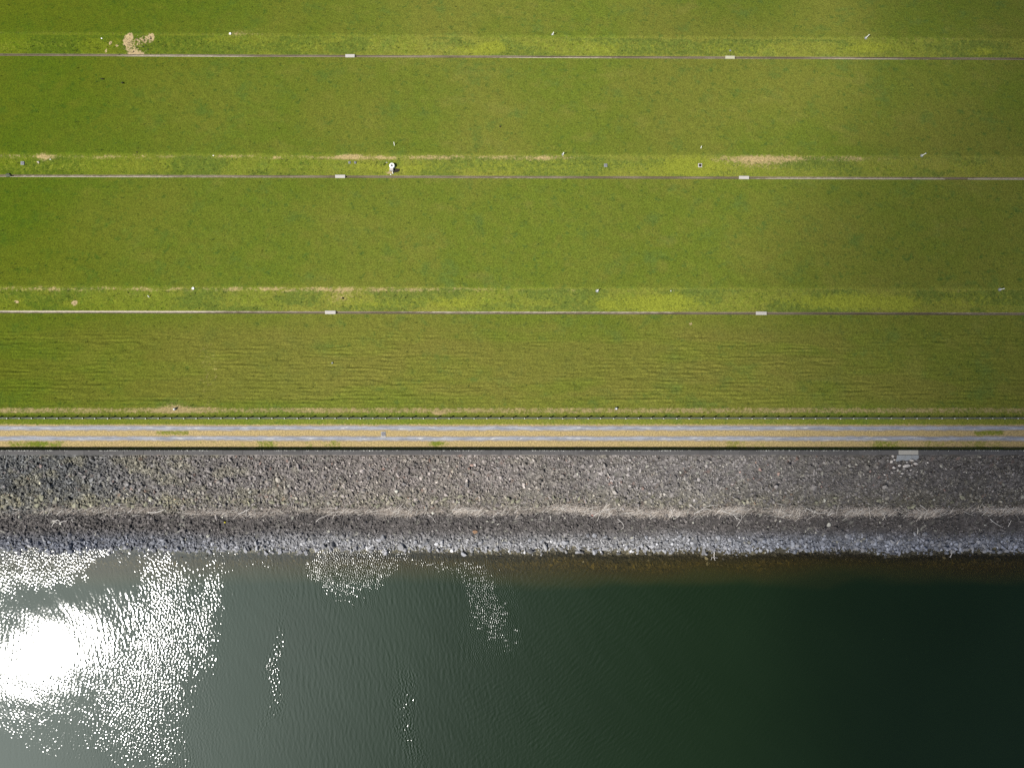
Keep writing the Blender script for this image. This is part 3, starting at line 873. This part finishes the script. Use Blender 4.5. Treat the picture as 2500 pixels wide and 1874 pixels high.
# ------------------------------------------------------------------ crest fence
def fence():
    root = add("post_and_rail_fence", None, label="long low post and rail fence along the grassy edge of the crest", cat="fence", loc=(0, -5.22, 0))
    pm = bev_box("post", -.07, .07, -.06, .06, -.3, .97, .01)
    cm = bev_box("cap", -.075, .075, -.075, .075, .97, 1.03, .02)
    i = -2
    while True:
        xp = 27.3 + i * 30.58
        if xp > 2560: break
        o = add("post", pm, M_RAIL, root); add("cap", cm, M_POST, o)
        o.location = ((xp - 1250) / 16.0 + random.uniform(-.03, .03), 0, random.uniform(-.05, .03)); o.rotation_euler = (random.uniform(-.02, .02), random.uniform(-.03, .03), random.uniform(-.1, .1))
        i += 1
    for (z, y) in ((.78, .10), (.32, .10)):
        P = [(x, y + random.uniform(-.006, .006), z + random.uniform(-.012, .012)) for x in np.arange(-82, 82.1, 1.911)]
        add("rail", new_mesh("rail", *tube_arrays(P, [.048] * len(P), 8), smooth=True), M_RAIL, root)
fence()

# ------------------------------------------------------------------ drainage channels and their cover slabs
CHL = ["long concrete drainage channel on the bench nearest the crest road", "long concrete drainage channel on the middle grass bench", "long concrete drainage channel on the bench farthest from the crest road"]
def warp_mesh(me, y0):
    """follow the slightly askew run of the bench"""
    k = float(kwarp(y0))
    for v in me.vertices:
        v.co.y -= k * v.co.x
PALE = [[(0, 520, .8), (520, 770, .35), (1000, 1650, .45), (2250, 2500, .3)],
        [(30, 420, .75), (420, 720, .4), (1100, 1400, .35), (1890, 2520, 1.0)],
        [(330, 580, .8), (1230, 1490, .6), (2030, 2220, .6), (1700, 1900, .3)]]
for ci, ((cy, cz), lab) in enumerate(zip(CH, CHL)):
    root = add("drainage_channel", None, label=lab, cat="channel", group="drainage channels along the benches", loc=(0, cy, cz))
    xs = list(np.arange(-101, 101.01, .4))
    def prof(name, pr, m, seed):
        V = []; Fq = []; n = len(pr); r = random.Random(seed); pal = []
        for x in xs:
            j = [r.uniform(-.014, .014) for _ in range(2)]
            a_ = 1250 + x * F / (H - cz)
            pv = max([q[2] * float(sstep(q[0] - 130, q[0] + 70, a_) * (1 - sstep(q[1] - 70, q[1] + 130, a_))) for q in PALE[ci]])
            if ci == 1 and a_ > 1890 and float(vnoise(np.array([a_ / 42.]), np.array([0.5]), 77)[0]) < .30: pv = .15
            for (y, z) in pr:
                V.append((x, y + j[0], z + j[1])); pal.append((.18 + pv * ((.3, 1.0, .8) if ci == 0 else (1.0, .15, .45))[seed - 1],) * 3)
        for i in range(len(xs) - 1):
            for k in range(n - 1):
                Fq.append((i * n + k, i * n + n + k, i * n + n + 1 + k, i * n + 1 + k))
        me = new_mesh(name, V, Fq); col_attr(me, "pale", np.array(pal)); warp_mesh(me, cy); add(name, me, m, root)
    prof("channel_side", [(-.195, -.4), (-.19, .035), (-.12, .03), (-.115, -.24)], M_CHAN, 1)
    prof("channel_side", [(.115, -.24), (.12, .03), (.19, .035), (.195, -.4)], M_CHAN, 2)
    prof("channel_floor", [(-.12, -.235), (0, -.25), (.12, -.235)], M_CHAN, 3)
SL = [(807, 762, 0, "pale cover slab over the near channel, toward the left"), (1858, 764.5, 0, "pale cover slab over the near channel, toward the right"),
      (831, 430.5, 1, "pale cover slab over the middle channel, beside the white manhole turret"), (1816, 434, 1, "pale cover slab over the middle channel, beside a brown dry grass patch"),
      (855, 138.5, 2, "pale cover slab over the far channel, toward the left"), (1782, 142.3, 2, "yellowish cover slab over the far channel, toward the right")]
sm = bev_box("cover_slab", -.86, .86, -.27, .27, 0, .12, .02, .008, 3)
for (a, b, k, lab) in SL:
    cy, cz = CH[k]; d = H - cz; x = (a - 1250) * d / F
    o = add("cover_slab", sm if k < 2 or a < 1000 else sm.copy(), M_SLAB if k < 2 or a < 1000 else mat_concrete("yellow_concrete", (.300, .285, .205), (.22, .20, .13), .3), label=lab, cat="slab", group="cover slabs over the channels")
    o.location = (x, cy - float(kwarp(cy)) * x, cz + .048); o.rotation_euler = (0, 0, -float(kwarp(cy)) + random.uniform(-.01, .01))

# ------------------------------------------------------------------ small things on the grass
def peg(a, b, lab, lean, L=.75):
    p = at(a, b)
    root = add("survey_peg", None, label=lab, cat="peg", group="white survey pegs along the benches", loc=p)
    add("base_pad", cyl("base_pad", .26, .25, -.1, .05, 16, bev=.02), M_APRON, root)
    m_ = cyl("post", .085, .07, 0, L, 12, bev=.02, smooth=False)
    o = add("post", m_, M_WHITE, root); o.rotation_euler = (lean[1], lean[0], 0)
peg(1349.5, 85, "white peg with a round pad and dark shadow, on the far bench near the middle", (.15, -.10))
peg(2114, 93, "slim white leaning peg on the far bench near the right edge", (.0, .0), 1.2)
peg(1375, 377, "white peg with a dark shadow at the upper edge of the middle bench", (.05, -.1))
peg(2250.5, 380, "slim white leaning peg at the upper edge of the middle bench, far right", (.0, .0), 1.2)
peg(1458, 710, "white peg with a dark shadow on the near bench right of centre", (.1, -.1))
peg(2441, 706.5, "slim white leaning peg on the near bench at the right edge", (.0, .0), 1.0)

def disc(a, b, rad, lab, h=.16, m=None):
    p = at(a, b)
    root = add("survey_marker", None, label=lab, cat="marker", group="round concrete markers", loc=p)
    add("cap", cyl("cap", rad * .95, rad, -.1, h, 18, bev=.03), m or M_WHITE, root)
    add("pin", cyl("pin", .05, .03, h, h + .05, 8), M_IRON, root)
disc(562.5, 83, .20, "round white marker cap beside a pale grass smear on the far bench")
disc(472, 704, .21, "round white marker cap at the dry upper edge of the near bench")
def ringcap(a, b, lab):
    p = at(a, b)
    root = add("pipe_cap", None, label=lab, cat="pipe", group="capped standpipes above the fence", loc=p)
    add("sleeve", cyl("sleeve", .20, .19, -.1, .30, 16, inner=.13), M_APRON, root)
    add("cap", cyl("cap", .11, .10, -.1, .36, 12, bev=.02), M_WHITE, root)
ringcap(427, 998.5, "white capped standpipe in a worn tan patch above the fence, left")
ringcap(1504, 997, "pale standpipe ring in the grass above the fence, right of centre")

def pit(a, b, s, lab, frame, lid, rnd=True, rot=0.0, group="inspection covers"):
    p = at(a, b)
    root = add("inspection_cover", None, label=lab, cat="cover", group=group, loc=p)
    root.rotation_euler = (0, 0, rot)
    add("frame", bev_box("frame", -s, s, -s, s, -.15, .09, .02), frame, root)
    if rnd: add("lid", cyl("lid", s * .72, s * .70, .088, .125, 20, bev=.015), lid, root)
    else: add("lid", bev_box("lid", -s * .7, s * .7, -s * .7, s * .7, .088, .125, .02), lid, root)
pit(55.3, 398.5, .30, "grey round lid in a pale square frame near the left edge, middle bench", M_APRON, M_IRON)
pit(1478.5, 404, .28, "grey lid in a worn frame on the middle bench, right of the white peg", M_APRON, M_IRON)
pit(1709, 404, .34, "dark round lid in a bright white square frame on yellow-green grass", M_SLAB, M_DARK)
pit(853.5, 397, .20, "small grey square cover, left one of a pair above a cover slab", M_APRON, M_IRON, False)
pit(867.5, 397, .18, "small grey square cover, right one of a pair above a cover slab", M_APRON, M_IRON, False)
# manhole between the wheel tracks
p = at(936, 1059)
root = add("manhole", None, label="manhole with a grey round lid and white base strip between the wheel tracks", cat="manhole", loc=p)
add("frame", bev_box("frame", -.36, .36, -.40, .38, -.1, .07, .02), M_PALE, root)
add("lid", cyl("lid", .30, .29, .07, .11, 24, bev=.015), M_IRON, root)
add("base_strip", bev_box("base_strip", -.42, .42, -.52, -.41, -.1, .075, .015), M_SLAB, root)
# white manhole turret on the middle bench, over a hollow
p = at(957, 411)
root = add("manhole_turret", None, label="white ring-topped manhole turret with a square block over a dark hollow, middle bench", cat="turret", loc=p)
o = add("ring", cyl("ring", .47, .45, -.2, .62, 28, inner=.22, bev=.04), M_WHITE, root, loc=(.08, .30, 0))
o = add("lid", cyl("lid", .22, .21, .3, .54, 20), M_IRON, root, loc=(.08, .30, 0))
o = add("block", bev_box("block", -.32, .30, -.28, .16, -.2, .50, .03), M_SLAB, root, loc=(-.02, -.22, 0))
V = [(.75 * math.cos(t) * (1 + .15 * math.sin(5 * t)), .34 * math.sin(t), .075) for t in np.linspace(0, 6.28, 15)[:-1]]
me = bpy.data.meshes.new("hollow"); n = len(V)
me.from_pydata(V + [(0, 0, .085)], [], [(k, (k + 1) % n, n) for k in range(n)])
o = add("hollow", me, M_DARK, root, loc=(.62, -.42, 0)); o.rotation_euler = (0, 0, .2)
o = add("outlet_pipe", new_mesh("outlet_pipe", *tube_arrays([(0, 0, .12), (.12, -.35, .10), (.2, -.62, .06)], [.05, .05, .05], 8), smooth=True), M_WHITE, root, loc=(.0, -.38, 0))

def stake(a, b, L, lab, lean=(0, -.45)):
    o = add("marker_stake", bev_box("marker_stake", -.045, .045, -.045, .045, -.1, L, .01), M_WHITE, label=lab, cat="stake", group="thin white stakes", loc=at(a, b))
    o.rotation_euler = (lean[1], lean[0], 0)
stake(963, 355, .75, "thin white stake on the slope above the white manhole turret")
stake(1711, 362, .5, "tiny white stake on the slope above the dark round lid")
stake(364, 725, .45, "short white stake on the near bench left of the slab")

def pebble(a, b, s, lab, m, name="stone_block", cat="stone", fl=.6, seed=0):
    v, f = rock_base(2, 700 + seed, fl, 7)
    o = add(name, new_mesh(name, v, f), m, label=lab, cat=cat, loc=at(a, b, s * .25)); o.scale = (s, s * .85, s)
pebble(248, 94, .17, "small bright white stone left of the bare soil patch, far bench", M_WHITE, seed=1)
pebble(93.5, 396, .26, "pale yellowish stone at the foot of a dry grass smear, middle bench", M_SLAB, seed=2)
pebble(123, 389, .13, "tiny white stone right of the pale yellowish stone, middle bench", M_WHITE, seed=3)
pebble(521, 380, .16, "small white stone with a dark side in the dry band, middle bench", M_WHITE, seed=4)
pebble(944, 397, .14, "tiny pale stone just upper left of the white manhole turret", M_SLAB, seed=5)
pebble(954, 426, .12, "tiny white stone between the white manhole turret and the channel", M_WHITE, seed=6)
pebble(1638, 710, .12, "tiny white stone on the yellow-green stretch of the near bench", M_WHITE, seed=7)
pebble(1221, 309, .20, "dark clod alone in the middle of the second grass slope", M_DARK, "earth_clod", "clod", seed=8)
pebble(837, 728, .24, "dark clod on the near bench right of the left cover slab", M_DARK, "earth_clod", "clod", seed=9)
pebble(944, 713, .16, "small dark clod at the upper edge of the near bench, left of centre", M_DARK, "earth_clod", "clod", seed=10)
pebble(334, 372, .16, "small dark clod on the dry band near the left, middle bench", M_DARK, "earth_clod", "clod", seed=11)
pebble(811, 886, .22, "grey stone lying in the rough grass below the left cover slab", M_APRON, seed=12)
pebble(1783, 124, .26, "pinkish pale stone above the yellowish cover slab, far bench", M_APRON, seed=13)
pebble(549, 1274, .22, "small yellow float stranded on dark stones", mat_plain("yellow_float", (.42, .36, .02)), "float", "float", .9, 14)
pebble(1447, 1257, .24, "small red scrap under a slanting branch", mat_plain("red_scrap", (.26, .05, .03)), "plastic_scrap", "litter", .4, 15)
pebble(1160, 1298, .42, "rusty orange boulder at the upper edge of the waterline band", mat_stone("rust_stone", False, (.150, .092, .055)), "boulder", "boulder", .7, 16)
pebble(20, 428, .5, "grey-green clump of stones beside the middle channel at the left edge", mat_plain("mossy", (.05, .055, .035)), "stone_heap", "stones", .5, 17)

def bird(a, b, ang, lab):
    p = at(a, b)
    root = add("bird", None, label=lab, cat="bird", group="dark birds on the grass", loc=p); root.rotation_euler = (0, 0, ang)
    P = [(-.30, 0, .10), (-.20, 0, .13), (-.08, 0, .18), (.04, 0, .20), (.13, 0, .22), (.18, 0, .28), (.23, 0, .29), (.27, 0, .28), (.33, 0, .265)]
    add("body", new_mesh("body", *tube_arrays(P, [.02, .035, .08, .095, .075, .05, .05, .03, .006], 10), smooth=True), M_DARK, root)
    add("wing", new_mesh("wing", *tube_arrays([(.08, .08, .22), (-.05, .095, .20), (-.20, .05, .14)], [.03, .035, .012], 8), smooth=True), M_DARK, root)
    add("wing", new_mesh("wing", *tube_arrays([(.08, -.08, .22), (-.05, -.095, .20), (-.20, -.05, .14)], [.03, .035, .012], 8), smooth=True), M_DARK, root)
    for s_ in (.03, -.03):
        add("leg", new_mesh("leg", *tube_arrays([(.0, s_, .13), (.02, s_, .06), (.01, s_, 0), (.05, s_, .0)], [.012, .008, .007, .005], 6)), M_IRON, root)
    if ang > 1: add("breast_patch", new_mesh("breast_patch", *tube_arrays([(.02, 0, .165), (.10, 0, .19), (.15, 0, .225)], [.07, .078, .05], 10), smooth=True), M_WHITE, root)
bird(251, 194, 3.0, "dark bird with a white breast on the grass slope, upper left")
bird(300, 203.5, 2.2 - 3.0, "all-dark bird on the grass slope, right of the white-breasted one")

# burrow mouths in the bare soil
for i, (a, b) in enumerate([(317, 86), (368, 91), (368, 95), (352, 98), (304, 111), (315, 105), (326, 126), (334, 117), (338, 109), (350, 114), (356, 110), (334, 94), (361, 121)]):
    v, f = rock_base(2, 820 + i, .25, 3)
    o = add("burrow_mouth", new_mesh("burrow_mouth", v, f), M_DARK, label="small dark burrow mouth in the bare soil patch on the far bench", cat="burrow", group="burrow mouths in the bare soil", loc=at(a, b, .03))
    s_ = .10 + .08 * ((i * 7) % 5) / 5
    o.scale = (s_, s_ * .9, s_)

# ------------------------------------------------------------------ unseen volume added overhead, shaped to shade the right-hand end of the dam
def shade_cloud():
    us = np.linspace(5, 175, 70); vs = np.linspace(-150, 170, 90)
    U, Vv = np.meshgrid(us, vs, indexing='ij')
    n = fbm(U / 32, Vv / 40, 601, 4) - .5
    n2 = fbm(U / 60, Vv / 55, 611, 3) - .5
    e = sstep(18, 98, U + 46 * n2 + 10 * n) * (1 - sstep(130, 172, U + 20 * n)) * sstep(-148, -110, Vv) * (1 - sstep(120, 168, Vv))
    T = 1.2 + e * (62 * (1 + .9 * n))
    T = T * (1 - .85 * np.exp(-((U - 40) / 15) ** 2 - ((Vv - 52) / 17) ** 2)) + 1.0  # thickness carved and raised to place lighter and darker patches below
    T = T + 5 * np.exp(-((U - 58) / 14) ** 2 - ((Vv - 27) / 16) ** 2) + 8 * np.exp(-((U - 26) / 13) ** 2 - ((Vv - 62) / 9) ** 2)
    T[0, :] = T[-1, :] = 0; T[:, 0] = T[:, -1] = 0
    alt = 620.0
    k = alt / SUN.z
    X = U + SUN.x * k; Y = Vv + SUN.y * k
    top = np.stack([X, Y, alt + T * .62], -1).reshape(-1, 3); bot = np.stack([X, Y, alt - T * .38], -1).reshape(-1, 3)
    nu, nv = U.shape
    i = (np.arange(nu - 1)[:, None] * nv + np.arange(nv - 1)[None, :]).ravel()
    N = nu * nv
    ft = np.stack([i, i + nv, i + nv + 1, i + 1], -1); fb = ft[:, ::-1] + N
    rim = [(a, 0) for a in range(nu)] + [(nu - 1, b) for b in range(1, nv)] + [(a, nv - 1) for a in range(nu - 2, -1, -1)] + [(0, b) for b in range(nv - 2, 0, -1)]
    rid = [a * nv + b for a, b in rim]
    # the sheets share their rim
    bot_idx = np.arange(N) + N
    bot_idx[rid] = rid
    fb = bot_idx[ft[:, ::-1]]
    me = new_mesh("shade_cloud", np.concatenate([top, bot]), np.concatenate([ft, fb]), True)
    m = bpy.data.materials.new("shade_cloud"); m.use_nodes = True; t = m.node_tree; t.nodes.clear()
    out = t.nodes.new("ShaderNodeOutputMaterial"); v = t.nodes.new("ShaderNodeVolumePrincipled")
    v.inputs["Density"].default_value = .021; v.inputs["Color"].default_value = (.95, .95, .96, 1)
    t.links.new(v.outputs[0], out.inputs["Volume"])
    add("shade_cloud", me, m, kind="structure")
shade_cloud()
